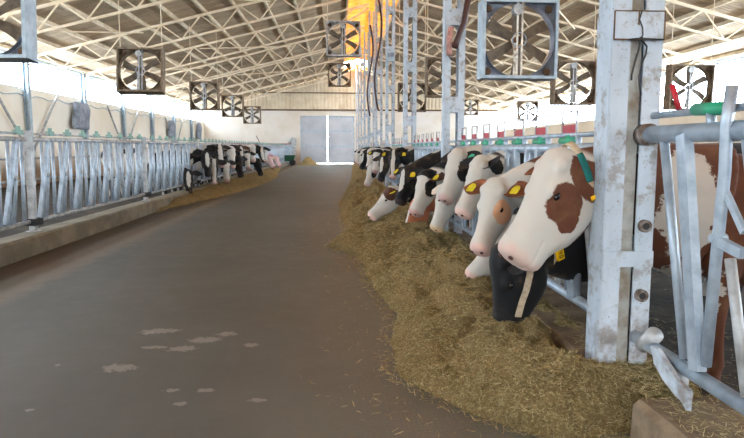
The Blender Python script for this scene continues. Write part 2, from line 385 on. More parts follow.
# ------------------------------------------------------------------ wall posts on the left
for k in range(3, 10):
    Y = 3.4+5.4*k
    p = empty('wall_post', (XL+.14, Y, .05), label='grey steel post on the left window wall, level with the %s steel column' % ORD[k], cat='post', group='steel posts along the left window wall')
    a = MB(); a.box(-.1, -.06, -.1, .1, 0, ZE-.2); a.box(.06, .1, -.1, .1, 0, ZE-.2); a.box(-.06, .06, -.015, .015, 0, ZE-.2); a.build('post', M['bluegrey'], p)
    if k in (4, 6, 8):
        MB().bar((.02, .1, 1.2), (.02, 2.5, 3.6), .07, .07).build('diagonal_brace', M['galv_warm'], p)
        MB().bar((.02, -.1, 1.2), (.02, -2.5, 3.6), .07, .07).build('diagonal_brace', M['galv_warm'], p)
for i, (y0, y1, z0, z1, lb) in enumerate(((28.7, 30.8, 2.35, 3.55, 'large grey-blue sack hanging on the left wall nearest the camera'),
                                      (44.6, 46.3, 2.2, 3.4, 'grey sack hanging on the left wall beside the middle windows'),
                                      (53.7, 54.9, 2.2, 3.6, 'grey sack hanging on the left wall near the far corner'))):
    mb = MB(); n = 14; rings = []
    for j in range(n+1):
        t = j/n; z = z1-(z1-z0)*t; w = (y1-y0)/2*(.86+.05*math.sin(9*t)+.08*t); d = .09+.12*math.sin(math.pi*t)
        rings.append(((XL+.24+.02*math.sin(7*t), (y0+y1)/2+.06*math.sin(5*t), z), (0, w*.5+w*.35, 0), (d, 0, 0), (d, 0, 0)))
    mb.loft(rings, 20, 2.6); o = mb.build('hanging_sack', M['cloth'], None, True); tag(o, lb, 'sack', 'grey sacks on the left wall')
cbl = MB(); pts = []
for i in range(90):
    y = 16+i*.45; ph = (y-3.4) % 5.4/5.4; pts.append((XL+.3, y, 4.95-.32*4*ph*(1-ph)))
cbl.tube(pts, .018, 6); tag(cbl.build('drooping_cable', M['black']), 'thin dark cable drooping in loops along the top of the left windows', 'cable')
pts = [(XL+.022, 14+i*.5, 3.55-.12*math.sin(i*.9)**2) for i in range(80)]
tag(MB().tube(pts, .018, 6).build('water_pipe', M['bluegrey']), 'thin pale water pipe running below the left window sills', 'pipe')
# ------------------------------------------------------------------ steel columns on the right
def column(k):
    Y = 3.4+5.4*k
    lab = 'rust-stained white steel column nearest the camera, cut by the picture bottom' if k == 0 else 'white twin-channel steel column, %s from the camera in the right row' % ORD[k]
    c = empty('steel_column', (1.64, Y+.09, 0), label=lab, cat='column', group='white steel columns in the right row')
    H = 7.95
    for s in (-1, 1):     # two channels, webs outward, flanges inward
        m = MB(); w = .14
        Z0 = -.0 if k == 0 else .24; m.box(s*w-.006, s*w+.006, -.09, .09, Z0, H)
        for q in (-1, 1): m.box(min(s*w, s*w-s*.1 if k == 0 else s*w-s*.085), max(s*w, s*w-s*.1 if k == 0 else s*w-s*.085), q*.09-.006, q*.09+.006, Z0, H)
        m.build('channel', M['paint'], c)
    zs = [.95, 2.1, 3.3, 4.5, 5.7, 6.9] if k else [.87, 2.16, 3.3, 4.5, 5.7, 6.9]
    for z in zs:
        h = .11 if k else (.045 if z != 2.16 else .075)
        m = MB(); m.box(-.145, .145, -.108, -.096, z-h, z+h); m.box(-.145, .145, .096, .108, z-h, z+h); m.build('batten_plate', M['paint'], c)
    if k == 0:
        MB().box(-.036, .036, -.07, -.06, .0, H).build('inner_strip', mottled('inner_strip_paint', srgb(172,174,172), srgb(128,116,100), 7, .7), c)
        for (z, x) in ((1.06, .085), (.66, .085)):
            m = MB(); m.tube([(x, -.096, z), (x, -.125, z)], .036, 18); m.build('pipe_stub', M['weld'], c)
            m = MB(); m.tube([(x, -.125, z), (x, -.128, z)], .02, 14); m.build('stub_bore', M['black'], c)
        m = MB()
        for a, b in (((-.14, 2.085), (.14, 2.085)), ((-.14, 2.235), (.14, 2.235)), ((-.14, 2.085), (-.14, 2.235)), ((.14, 2.085), (.14, 2.235)), ((-.005, 2.16), (-.005, 2.235))):
            m.bar((a[0], -.108, a[1]), (b[0], -.108, b[1]), .008, .006)
        m.build('weld_seam', M['rust'], c)
    zb = .25 if k else 0
    m = MB(); m.box(-.17, .17, -.12, .12, zb, zb+.012); m.build('base_plate', M['paint'], c)
    return c
for k in range(10): column(k)
# cord tied on the nearest column
cd = empty('tied_cord', (1.63, 3.37, 2.08), label='black cord knotted round the nearest column with two loose dangling ends', cat='cord')
MB().tube([(-.06, -.02, 0), (.0, -.03, .004), (.13, -.02, .0)], .004, 6).build('wrapped_cord', M['black'], cd)
MB().tube([(.0, -.03, .15), (-.012, -.03, .1), (.004, -.035, .06), (.008, -.035, .02), (.0, -.03, 0)], .004, 6).build('upper_loop', M['black'], cd)
MB().tube([(0, -.03, 0), (-.012, -.04, -.05), (-.03, -.04, -.12), (-.045, -.04, -.19), (-.046, -.04, -.22)], .0055, 6).build('dangling_end', M['black'], cd)
MB().tube([(0, -.03, 0), (.03, -.04, -.04), (.028, -.04, -.08), (.005, -.045, -.13), (-.004, -.04, -.2), (.0, -.04, -.25), (.012, -.04, -.3)], .0055, 6).build('dangling_end', M['black'], cd)
MB().ell((0, -.035, 0), (.013, .01, .012)).build('knot', M['black'], cd)
# hoses on further columns
hs = empty('feed_hose', (1.55, 8.75, 2.9), label='dark brown hose slanting down in front of the second column into a faded red sleeve', cat='hose')
MB().tube([(.27, 0, .75), (.2, -.01, .3), (.1, -.02, .06), (.07, -.02, -.03)], .042, 12).build('hose', M['hose'], hs, True)
MB().tube([(.02, -.02, .25), (.0, -.02, .1), (-.005, -.02, -.05), (.0, -.02, -.13)], .04, 12).build('red_sleeve', M['hosepink'], hs, True)
MB().tube([(0, -.02, -.13), (.02, -.02, -.17), (.04, -.02, -.14)], .022, 10).build('sleeve_end', M['weld'], hs, True)
for Y, lb, x0 in ((24.93, 'long brown hose snaking down the near face of the fifth column', 1.6), (30.33, 'dark brown hose snaking down the near face of the sixth column', 1.56)):
    pts = [(x0+.14*math.sin(t*math.pi*2), Y, 7.3-4.3*t) for t in [i/24 for i in range(25)]]
    tag(MB().tube(pts, .04, 8).build('hanging_hose', M['hose'], None, True), lb, 'hose')
bx = empty('control_box', (1.64, 19.582, 4.3), label='small blue-grey control box fixed to the fourth column', cat='box')
MB().box(-.13, .13, -.1, .0, -.15, .15).build('housing', M['bluegrey'], bx); MB().box(-.1, .1, -.112, -.1, -.02, .1).build('lid', M['cloth'], bx)
# ------------------------------------------------------------------ headlock feed fences
def right_panel(y0, y1, zp, lab, near=False):
    """panel along Y at x=0 local, origin at its near lower end"""
    L = y1-y0; p = empty('headlock_panel', (1.7, y0, 0), label=lab, cat='fence panel', group='self-locking feed fence panels on the right')
    r = .045 if near else .042
    MB().tube([(0, 0, zp), (0, L, zp)], r, 18).build('top_rail', M['galv'], p, True)
    MB().tube([(0, 0, .42), (0, L, .42)], .036, 16).build('bottom_rail', M['galv'], p, True)
    MB().tube([(0, .1, zp+.1), (0, L-.08, zp+.1)], .018, 10).build('locking_rod', M['galv'], p, True)
    if 'a' not in KIDS:
        a = MB(); a.tube([(.0, .48, 1.48), (.0, .17, .44)], .024, 10); KIDS['a'] = a.mesh('slanting_bar', M['galv'], True)
        b = MB(); b.bar((-.03, .235, 1.48), (-.03, .01, .44), .078, .045, (1, 0, 0)); KIDS['b'] = b.mesh('flat_bar', M['galv'])
        c = MB(); c.tube([(-.035, -.12, 1.76), (-.045, -.115, 1.6), (-.03, -.10, 1.40), (-.02, -.07, 1.15), (-.01, -.02, .5)], .026, 10); KIDS['c'] = c.mesh('pivot_bar', M['galv'], True); c = MB(); c.tube([(-.03, -.11, 1.50), (-.03, -.10, 1.34), (-.02, -.07, 1.15), (-.01, -.02, .42)], .024, 10); KIDS['c2'] = c.mesh('pivot_bar', M['galv'], True)
        d = MB(); d.bar((-.02, -.06, 1.09), (-.02, -.24, 1.06), .03, .045); d.bar((-.02, -.08, 1.33), (-.02, -.24, 1.15), .02, .03); d.tube([(-.05, -.06, 1.1), (.02, -.06, 1.1)], .02, 10); KIDS['d'] = d.mesh('link_arm', M['galv'])
        e = MB(); e.tube([(.0, -.13, 1.02), (.0, -.3, .46)], .024, 10); KIDS['e'] = e.mesh('fixed_bar', M['galv_warm'], True)
        f = MB(); f.tube([(0, .12, 0), (0, .12, .27), (0, .4, .27), (0, .4, 0)], .009, 6); KIDS['f'] = f.mesh('lever_frame', M['galv_warm'], True)
        g = MB(); g.box(-.006, .006, .135, .385, .1, .175); KIDS['g'] = g.mesh('red_plate', M['red'])
        h = MB(); h.tube([(0, .1, .06), (0, .42, .06)], .026, 10); h.box(-.02, .02, .2, .3, .03, .1); KIDS['h'] = h.mesh('green_sleeve', M['green'], True)
        h = MB(); h.tube([(0, -.06, .1), (0, .2, .11)], .03, 12); KIDS['h2'] = h.mesh('green_sleeve', M['green'], True)
        h = MB(); h.tube([(-.01, .33, .12), (-.03, .37, .24)], .014, 10); KIDS['r2'] = h.mesh('red_lever', M['red'], True)
        h = MB(); h.box(-.01, .01, -.32, -.2, .12, .22); KIDS['g2'] = h.mesh('red_plate', M['red'])
        h = MB(); h.tube([(0, .06, .0), (0, .08, .1)], .022, 10); KIDS['k'] = h.mesh('rod_bracket', M['galv'], True)
        h = MB(); h.bar((0, -.02, 0), (0, -.035, -.09), .03, .03); KIDS['w'] = h.mesh('hanging_clip', M['galv'])
    n = 8; st = (L-.06)/n if not near else .66
    for j in range(n):
        o = L-.68-st*j
        if o < .25: continue
        for key, dz in (('a', 0), ('b', 0), ('c' if near else 'c2', 0), ('d', 0), ('e', 0)):
            me = KIDS[key]; q = bpy.data.objects.new(me.name.split('.')[0], me); COL.objects.link(q); q.parent = p; q.location = (0, o, dz)
            if near and key in 'ab': q.scale.z = 1.055
        for key in (('h2', 'r2', 'g2', 'k') if near else ('f', 'g', 'h', 'k')):
            me = KIDS[key]; q = bpy.data.objects.new(me.name.split('.')[0], me); COL.objects.link(q); q.parent = p; q.location = (0, o, zp)
    return p
for k in range(10):
    y0 = 3.4+5.4*(k-1)+.2; y1 = y0+5.18
    lab = 'galvanised self-locking feed panel nearest the camera, right of the big column' if k == 0 else 'galvanised self-locking feed panel between the %s and %s columns' % (ORD[k-1], ORD[k])
    p = right_panel(y0, y1, 1.57 if k == 0 else 1.49, lab, k == 0)
    if k == 0:
        L = y1-y0
        m = MB(); m.tube([(0, L-.22, .5), (0, L-.14, .43), (0, L-.1, .4)], .045, 14); m.build('rail_elbow', M['galv_warm'], p, True)
        m = MB(); yy = L-3.58+.2; prof = [(3.06,.47),(3.0,.475),(2.9,.43),(2.8,.385),(2.70,.37),(2.705,.27),(2.76,.30),(2.83,.31),(2.93,.34),(3.02,.39)]
        o_ = 3.58-L; n = len(prof); off = L-3.4
        vs = [(-.075, a-y0, b) for a, b in prof]+[(-.05, a-y0, b) for a, b in prof]; fs = [tuple(range(n)), tuple(range(2*n-1, n-1, -1))]+[(i, (i+1) % n, n+(i+1) % n, n+i) for i in range(n)]
        m.add(vs, fs); m.build('foot_plate', M['paint'], p)
        m = MB(); m.tube([(0, L-.5, .42), (0, L-.5, .265)], .03, 12); m.build('foot', M['galv_warm'], p, True)
        m = MB(); m.tube([(0, L-.06, zz) for zz in (1.57,)]+[(0, L+.02, 1.57)], .06, 16); m.build('rail_socket', M['weld'], p, True)
LK = {}
def left_panel(k, y0, y1):
    L = y1-y0; w = ('nearest the camera', )
    p = empty('headlock_panel', (-4.5, y0, 0), label='galvanised feed panel on the left fence, %s from the camera' % ORD[k], cat='fence panel', group='feed fence panels along the left curb')
    MB().tube([(0, 0, 1.62), (0, L, 1.62)], .034, 12).build('top_rail', M['galv_warm'], p, True)
    MB().tube([(0, 0, 1.70), (0, L, 1.70)], .016, 8).build('locking_rod', M['galv_warm'], p, True)
    MB().tube([(0, 0, .42), (0, L, .42)], .03, 12).build('bottom_rail', M['galv_warm'], p, True)
    if not LK:
        m = MB(); m.tube([(0, 0, 1.6), (0, -.05, .44)], .028, 8); LK['v'] = m.mesh('fixed_bar', M['galv'], True)
        m = MB(); m.tube([(0, -.12, 1.6), (0, -.2, 1.1), (0, -.33, .44)], .024, 8); LK['b'] = m.mesh('slanting_bar', M['galv'], True)
        m = MB(); m.tube([(.03, -.44, 1.6), (.03, -.47, .44)], .026, 8); LK['v2'] = m.mesh('fixed_bar', M['galv'], True)
        m = MB(); m.bar((.02, -.2, 1.6), (.02, -.6, .46), .065, .05, (1, 0, 0)); LK['d'] = m.mesh('pivot_bar', M['galv'])
        m = MB(); m.tube([(.05, -.28, 1.08), (-.02, -.28, 1.08)], .035, 8); LK['h'] = m.mesh('pivot_bolt', M['galv_warm'])
        m = MB(); m.box(-.035, .035, -.16, .0, 1.68, 1.75); m.box(-.02, .02, -.1, -.04, 1.75, 1.8); LK['g'] = m.mesh('green_lever', M['palegreen'])
    n = 8; st = (L-.1)/n
    for j in range(n):
        for key in LK:
            q = bpy.data.objects.new(LK[key].name.split('.')[0], LK[key]); COL.objects.link(q); q.parent = p; q.location = (0, .65+st*j, 0)
    return p
for k in range(9):
    y0 = 3.95+5.4*k; left_panel(k, y0+.12, y0+5.28)
    ps = empty('fence_post', (-4.5, y0+.0, .26), label='dark galvanised post of the left feed fence at the near end of its %s panel' % ORD[k], cat='post', group='posts of the left feed fence')
    MB().box(-.045, .045, -.045, .045, 0, 1.48).build('post', M['galv_warm'], ps); MB().box(-.08, .08, -.08, .08, 0, .02).build('base_plate', M['galv_warm'], ps)
    MB().box(-.06, .1, -.1, .1, .1, .2).build('rail_clamp', M['black'], ps)
# pen rail further back on the left
pr = empty('pen_railing', (-8.6, 8, .05), label='low grey pipe railing standing in the empty left pen behind the feed fence', cat='railing')
for z in (.55, 1.15): MB().tube([(0, 0, z), (0, 40, z)], .03, 8).build('rail', M['galv_warm'], pr, True)
for i in range(12): MB().tube([(0, i*3.6, 0), (0, i*3.6, 1.25)], .035, 8).build('post', M['galv_warm'], pr, True)
# ------------------------------------------------------------------ fans
def fan(loc, label, tilt=0, yaw=0, nb=6, frame='bluegrey', S=1.25, rods=3.0, group='square barn fans'):
    f = empty('ventilation_fan', loc, yaw, label=label, cat='fan', group=group); f.rotation_euler = (tilt, 0, yaw)
    h = S/2; d = .17; m = MB(); rr = h*.95; n = 48; w = .05
    for (x0, x1, z0, z1) in ((-h, h, h-.012, h), (-h, h, -h, -h+.012), (-h, -h+.012, -h, h), (h-.012, h, -h, h)): m.box(x0, x1, -d, d, z0, z1)
    for (x0, x1, z0, z1) in ((-h, h, h-w, h), (-h, h, -h, -h+w), (-h, -h+w, -h+w, h-w), (h-w, h, -h+w, h-w)): m.box(x0, x1, -d-.006, -d, z0, z1)
    m.build('housing', M[frame], f)
    m = MB(); vs = []; fs = []
    for i in range(n):
        t = 2*math.pi*i/n; c, s_ = math.cos(t), math.sin(t); q = (h-.012)/max(abs(c), abs(s_))
        vs += [(c*rr, 0, s_*rr), (c*q, 0, s_*q), (c*rr, -.1, s_*rr), (c*rr*1.01, .1, s_*rr*1.01)]
    for i in range(n):
        a = i*4; b = (i+1) % n*4; fs += [(a, b, b+1, a+1), (a, a+2, b+2, b), (a, b, b+3, a+3)]
    m.add(vs, fs); m.build('shroud', M[frame] if frame != 'bluegrey' else M['cloth'], f)
    for sx in (-1, 1):
        for sz in (-1, 1): MB().ell((sx*h*.8, -.03, sz*h*.8), (.065, .03, .065), n=10, m=6).build('corner_mount', M['rust'], f)
    for i in range(nb):
        t = 2*math.pi*i/nb + math.pi/nb+.06*math.sin(loc[1]*3); m = MB(); vs = []; fs = []; ns = 7
        rot = Matrix.Rotation(-t, 3, 'Y')
        for j in range(ns):
            s_ = j/(ns-1); r_ = .1+(rr-.14)*s_; wd = .075+.02*s_; tw = R(34-18*s_)
            for q in (-1, 1):
                for th in (-.005, .005):
                    vs.append(rot @ Vector((r_, q*wd*math.sin(tw)*.9+th*math.cos(tw)+.02, q*wd*math.cos(tw)-th*math.sin(tw)+.02*math.sin(3*s_))))
        for j in range(ns-1):
            a = j*4; b = a+4; fs += [(a, b, b+2, a+2), (a+1, a+3, b+3, b+1), (a, a+1, b+1, b), (a+2, b+2, b+3, a+3)]
        fs += [(0, 2, 3, 1), ((ns-1)*4, (ns-1)*4+1, (ns-1)*4+3, (ns-1)*4+2)]
        m.add(vs, fs); m.build('blade', M['blade'], f)
    m = MB(); m.tube([(0, .06, 0), (0, -.06, 0)], .07, 20); m.build('hub', M['rust'], f)
    m = MB(); pts = [(.115*math.cos(2*math.pi*i/24), -.1, .115*math.sin(2*math.pi*i/24)) for i in range(25)]; m.tube(pts, .009, 6); m.build('pulley_ring', M['galv'], f, True)
    m = MB()
    for x in (-.035, .045): m.bar((x, -.1, -rr), (x, -.1, rr), .03, .02, (0, 1, 0))
    m.bar((-.05, -.085, -rr), (-.05, -.085, -.05), .075, .012, (0, 1, 0))
    m.build('motor_strut', M['chrome'] if frame == 'bluegrey' else M['galv_warm'], f)
    m = MB(); m.tube([(-.04, -.15, h-.15), (-.04, -.02, h-.15)], .085, 18); m.build('motor', M['galv_warm'], f)
    m = MB()
    ct = math.cos(tilt)
    for x in (-h+.05, h-.05): m.tube([(x, 0, h-.01), (x, rods*math.tan(tilt), h+rods)], .011, 6)
    m.build('hanger_rod', M['truss'], f)
    return f
def fan_at(x, y, z, label, **k):
    k.setdefault('S', 1.18); rods = max(.3, roof_z(x)-.14-z-k['S']/2); return fan((x, y, z), label, rods=rods, **k)
fan_at(2.95, 10.3, 3.24, 'large pale blue-grey framed fan hanging between the two nearest columns', S=1.25, yaw=R(2))
fan_at(3.26, 19.1, 3.61, 'brown fan partly hidden behind the second column', frame='fanbrown', nb=6)
fan_at(3.11, 26.3, 3.58, 'brown fan seen behind the third column', frame='fanbrown', nb=6)
fan_at(7.1, 18.7, 3.43, 'dusty brown fan just left of the nearest column', frame='fanbrown', nb=6, S=1.3)
fan_at(10.3, 18.0, 3.25, 'dusty brown fan just right of the nearest column against the bright windows', frame='fanbrown', nb=6, S=1.3, tilt=R(3))
fan_at(10.3, 48.4, 4.6, 'small distant fan beside the second column under the roof', frame='fanbrown', nb=6)
fan_at(11.3, 36.9, 3.65, 'small distant fan below the large pale fan', frame='fanbrown', nb=6)
fan_at(.21, 22.1, 5.23, 'silver-framed fan hanging highest over the aisle left of the columns', frame='galv_warm', nb=6)
fan_at(.10, 33.0, 5.25, 'brown fan over the aisle below the silver-framed one', frame='fanbrown', nb=6)
fan_at(-4.97, 9.4, 3.33, 'large fan cut off by the top left corner', frame='bluegrey', nb=6, tilt=R(-4))
fan_at(-5.23, 17.2, 3.52, 'brown fan tilted forward, second in the left row from the camera', frame='fanbrown', nb=6, tilt=R(-10), yaw=R(3))
fan_at(-5.55, 26.7, 3.64, 'third fan of the left row, grey-brown, above the left fence', frame='fanbrown', nb=6)
fan_at(-5.80, 35.2, 3.78, 'fourth fan of the left row, second farthest', frame='fanbrown', nb=6)
fan_at(-5.82, 43.1, 3.70, 'farthest and smallest fan of the left row', frame='fanbrown', nb=6)
# ------------------------------------------------------------------ cows
def coat(name, hb, bb, spots=(), patch=None, muzzle=srgb(206,172,160), pscale=1.3, pthr=.5):
    t = NT(name); at = t.node('ShaderNodeAttribute', attribute_name='hc'); hm = t.node('ShaderNodeAttribute', attribute_name='hm').outputs['Fac']
    h = at.outputs['Vector']; ob = t.co(); nz = t.noise(ob, 7, 5, .65, 'Color')
    off = t.vm('MULTIPLY', t.vm('SUBTRACT', nz, (.5, .5, .5)), (.16, .16, .16)); hN = t.vm('ADD', h, t.vm('MULTIPLY', off, (.55, .55, .55))); oN = t.vm('ADD', ob, t.vm('MULTIPLY', off, (2, 2, 2)))
    body = bb
    if patch is not None: body = t.mix(t.ramp(t.noise(ob, pscale, 2, .4), pthr-.012, pthr+.012), bb, patch)
    def spot(col, v, c, r, cc):
        d = t.vm('LENGTH', t.vm('DIVIDE', t.vm('SUBTRACT', v, c), r), (0, 0, 0)); return t.mix(t.ramp(d, 1.06, .96), col, cc)
    for sp, c, r, cc in spots:
        if sp == 'o': body = spot(body, oN, c, r, cc)
    head = hb
    for sp, c, r, cc in spots:
        if sp == 'h': head = spot(head, hN, c, r, cc)
    hx, hy, hz = t.sep(hN)
    if muzzle is not None: head = t.mix(t.math('MULTIPLY', t.ramp(hx, .49, .56), .8), head, muzzle)
    col = t.mix(hm, body, head)
    fine = t.noise(ob, 160, 2, .6, stretch=(1, 1, .4)); wide = t.noise(ob, 4, 4, .6)
    dirt = t.mix(t.math('MULTIPLY', t.ramp(wide, .5, .8), .22), col, srgb(170,140,100))
    t.bump(fine, .25, .004)
    t.b.inputs['Sheen Weight'].default_value = .08
    return t.done(dirt, .72, 0, .25)
WH = srgb(194,188,180); BR = srgb(94,54,36); BK = srgb(20,19,21); PK = srgb(222,176,166); BR2 = srgb(122,66,38)
EARM = {'brown': mottled('brown_ear_hair', srgb(140,84,54), srgb(104,60,38), 14, .8), 'black': mottled('black_ear_hair', srgb(36,32,34), srgb(22,20,22), 14, .8),
        'darkbrown': mottled('dark_brown_ear_hair', srgb(84,50,38), srgb(50,32,28), 14, .8), 'white': mottled('white_ear_hair', srgb(226,212,196), srgb(196,178,160), 14, .8)}
HEAD = [(-.085,-.02,-.20,.075),(-.06,.018,-.24,.090),(-.02,.042,-.27,.102),(.05,.046,-.305,.113),(.12,.032,-.325,.117),(.19,.012,-.325,.113),(.26,-.004,-.298,.096),(.33,-.016,-.262,.081),(.40,-.024,-.236,.074),(.46,-.024,-.236,.080),(.505,-.024,-.242,.087),(.54,-.028,-.240,.087),(.562,-.038,-.228,.078),(.577,-.058,-.205,.060),(.585,-.085,-.175,.035)]
def cow(label, P, az, pitch, base, head=1.07, hd=1.0, eye=1.0, hwid=1.0, cheek=.5, vox=.02, coatm=None, ears=('black', 'black'), tags=(None, None), collar=None, roll=0, yawb=180, eardir=None, group='cows eating on the right', bs=1.0, ground=.05, ear_pitch=(0, 0)):
    root = empty('cow', (base[0], base[1], ground), R(yawb), label=label, cat='cow', group=group)
    Rb = Matrix.Rotation(-R(yawb), 3, 'Z')
    P = Rb @ (Vector(P)-Vector((base[0], base[1], ground))); a = R(az-yawb); p = R(pitch)
    hx = Vector((math.cos(a)*math.cos(p), math.sin(a)*math.cos(p), -math.sin(p))); hz = Vector((math.cos(a)*math.sin(p), math.sin(a)*math.sin(p), math.cos(p)))
    hy = hz.cross(hx)
    if roll: q = Matrix.Rotation(R(roll), 3, hx); hz = q @ hz; hy = q @ hy
    HM = Matrix((hx, hy, hz)).transposed()
    T = lambda x, y, z: P + (HM @ Vector((x, y, z)))*head
    HD = [(x, zt, zb-.05*cheek*math.exp(-((x-.34)/.11)**2), w) for x, zt, zb, w in HEAD]
    m = MB()
    m.loft([(T(x, 0, zt-(zt-zb)*hd/2), hy*w*head*hwid, hz*(zt-zb)/2*head*hd, hz*(zt-zb)/2*head*hd) for x, zt, zb, w in HD], 32, 2.5)
    for s in (-1, 1):
        m.ell(T(.17, s*.09*hwid, -.05), (.055*head, .032*head, .032*head), HM); m.ell(T(.19, s*.10*hwid, -.112), (.04*head, .016*head, .016*head), HM); m.ell(T(.15, s*.082, -.16), (.11*head, .04*head, .09*head), HM)
        m.ell(T(.545, s*.045, -.085), (.035*head, .03*head, .03*head), HM); m.ell(T(.04, s*.085, -.02), (.05*head, .04*head, .04*head), HM)
        m.ell(T(.235, s*.074, -.17), (.10*head, .028*head, .07*head), HM)
    m.ell(T(.46, 0, -.2), (.085*head, .055*head, .03*head), HM)
    # neck
    N0 = Vector((-.05, 0, 1.10*bs)); He = T(-.0, 0, -.135); ax = (He-N0); low = max(0, min(1, (1.1-P.z)/.3)); N0.z -= .12*low; d0 = Vector((.30, 0, .10-.42*low)); d1 = (ax.normalized()*.6+hx*.25+hz*-.05).normalized()*.25
    C = [N0, N0+d0, He-d1, He]; nk = []
    for i in range(13):
        t = i/12; u = 1-t; c = C[0]*u**3+C[1]*3*u*u*t+C[2]*3*u*t*t+C[3]*t**3
        tg = ((C[1]-C[0])*u*u+(C[2]-C[1])*2*u*t+(C[3]-C[2])*t*t).normalized()
        sd = (Vector((0, 1, 0))*(1-t)+hy*t); sd = (sd-tg*sd.dot(tg)).normalized(); up = tg.cross(sd)
        w = (.19*(1-t)**1.2+.088)*(1 if t < .9 else .95); h = .31*(1-t)**1.3+.135
        nk.append((c, sd*w, up*h*.95, up*h*(1.05+.3*math.sin(math.pi*min(1, t*1.05))*cheek)))
    m.loft(nk, 28)
    m.loft([((x*bs, 0, zc*bs), (0, w*bs, 0), (0, 0, h*bs), (0, 0, h*bs*1.03)) for x, zc, w, h in
            ((-1.86,1.18,.06,.08),(-1.82,1.14,.17,.2),(-1.72,1.12,.25,.27),(-1.5,1.1,.29,.31),(-1.2,1.04,.30,.38),(-.85,1.0,.32,.43),(-.5,1.0,.31,.42),(-.2,1.03,.27,.41),(0,1.06,.22,.36),(.12,1.07,.15,.27),(.18,1.07,.08,.16))], 30, 2.3)
    m.ell((-.12*bs, 0, 1.33*bs), (.22, .09, .12)); m.ell((-1.55*bs, 0, 1.35*bs), (.2, .16, .09))
    m.ell((-1.32*bs, 0, .64*bs), (.2, .15, .13))
    def leg(pts): 
        m.loft([(Vector(c)*bs, (0, r*bs, 0), (r2*bs, 0, 0), (r2*bs, 0, 0)) for c, r, r2 in pts], 16)
    for s in (-1, 1):
        leg([((-.12, s*.15, 1.05),.07,.13),((-.13, s*.17, .82),.08,.11),((-.12, s*.17, .66),.062,.075),((-.10, s*.17, .5),.045,.05),((-.09, s*.17, .44),.048,.052),((-.10, s*.17, .38),.036,.036),((-.11, s*.17, .2),.03,.032),((-.11, s*.17, .13),.038,.042),((-.09, s*.17, .08),.036,.04),((-.07, s*.17, .0),.052,.062)])
        leg([((-1.5, s*.15, 1.1),.12,.22),((-1.42, s*.2, .86),.12,.2),((-1.42, s*.21, .72),.09,.13),((-1.55, s*.21, .6),.055,.08),((-1.66, s*.21, .5),.04,.055),((-1.66, s*.21, .42),.036,.045),((-1.62, s*.21, .22),.032,.034),((-1.60, s*.21, .13),.04,.044),((-1.57, s*.21, .08),.038,.04),((-1.55, s*.21, .0),.052,.062)])
    m.tube([(-1.84*bs, 0, 1.24*bs), (-1.91*bs, 0, 1.1*bs), (-1.93*bs, 0, .8*bs), (-1.92*bs, 0, .5*bs)], .028, 8, .024); m.ell((-1.92*bs, 0, .42*bs), (.045, .045, .14))
    tmp = m.build('tmp', [coatm]); md = tmp.modifiers.new('r', 'REMESH'); md.mode = 'VOXEL'; md.voxel_size = vox; md.use_smooth_shade = True
    sm = tmp.modifiers.new('s', 'SMOOTH'); sm.factor = .5; sm.iterations = 3 if vox > .018 else 5
    me = bpy.data.meshes.new_from_object(tmp.evaluated_get(bpy.context.evaluated_depsgraph_get())); bpy.data.objects.remove(tmp)
    me.name = 'body'; nv = len(me.vertices); co = np.empty(nv*3); me.vertices.foreach_get('co', co); co = co.reshape(-1, 3)
    hc = ((co-np.array(P)) @ np.array(HM))/head
    # mouth groove and nostril dents
    if vox < .022:
        nrm = np.empty(nv*3); me.vertex_normals.foreach_get('vector', nrm) if hasattr(me, 'vertex_normals') else me.vertices.foreach_get('normal', nrm); nrm = nrm.reshape(-1, 3)
        zm = -.192-.05*(hc[:, 0]-.5); g = np.exp(-((hc[:, 2]-zm)/.008)**2)*(hc[:, 0] > .40)*(hc[:, 0] < .62)*.007
        for s in (-1, 1): g = g+np.exp(-(((hc[:, 0]-.582)/.016)**2+((hc[:, 1]-s*.045)/.012)**2+((hc[:, 2]+.092)/.014)**2))*.012
        co = co-nrm*g[:, None]; me.vertices.foreach_set('co', co.ravel())
    at = me.attributes.new('hc', 'FLOAT_VECTOR', 'POINT'); at.data.foreach_set('vector', hc.ravel())
    k = np.clip((hc[:, 0]+.14)/.03, 0, 1)*(np.abs(hc[:, 1]) < .3)*(hc[:, 2] > -.36)*(hc[:, 2] < .2)*(hc[:, 0] < .8)
    at = me.attributes.new('hm', 'FLOAT', 'POINT'); at.data.foreach_set('value', k)
    me.materials.clear(); me.materials.append(coatm); me.polygons.foreach_set('use_smooth', [True]*len(me.polygons))
    b = bpy.data.objects.new('body', me); COL.objects.link(b); b.parent = root
    # ears
    for s, em, tg, ep in ((1, ears[0], tags[0], ear_pitch[0]), (-1, ears[1], tags[1], ear_pitch[1])):
        if em is None: continue
        dr = Vector((.02, s*.96, -.12+ep)).normalized() if eardir is None else Vector((eardir[0], s*eardir[1], eardir[2])).normalized()
        ac = Vector((1, 0, 0)); ac = (ac-dr*ac.dot(dr)).normalized(); ac = (ac*.93+dr.cross(ac)*-.36*s).normalized() ; nn = dr.cross(ac).normalized()
        if nn.z < 0: nn = -nn
        b0 = Vector((.0, s*.085, -.055)); vs = []; fs = []; nu, nv_ = 11, 9; Le = .265
        for lay in (0, 1):
            for i in range(nu):
                u = i/(nu-1); w = .098*math.sin(math.pi*min(1, u*.92+.13))**.75+.004
                for j in range(nv_):
                    v = -1+2*j/(nv_-1); cup = (1-v*v)*.038*(1-u*.55)*math.sin(math.pi*min(1, u+.15))**.5 if u < .99 else 0
                    q = b0+dr*Le*u+ac*w*v-nn*(cup+(.007 if lay else 0)*(1-v*v))+Vector((0, 0, -.03*u*u))
                    vs.append(T(*q))
        o_ = nu*nv_
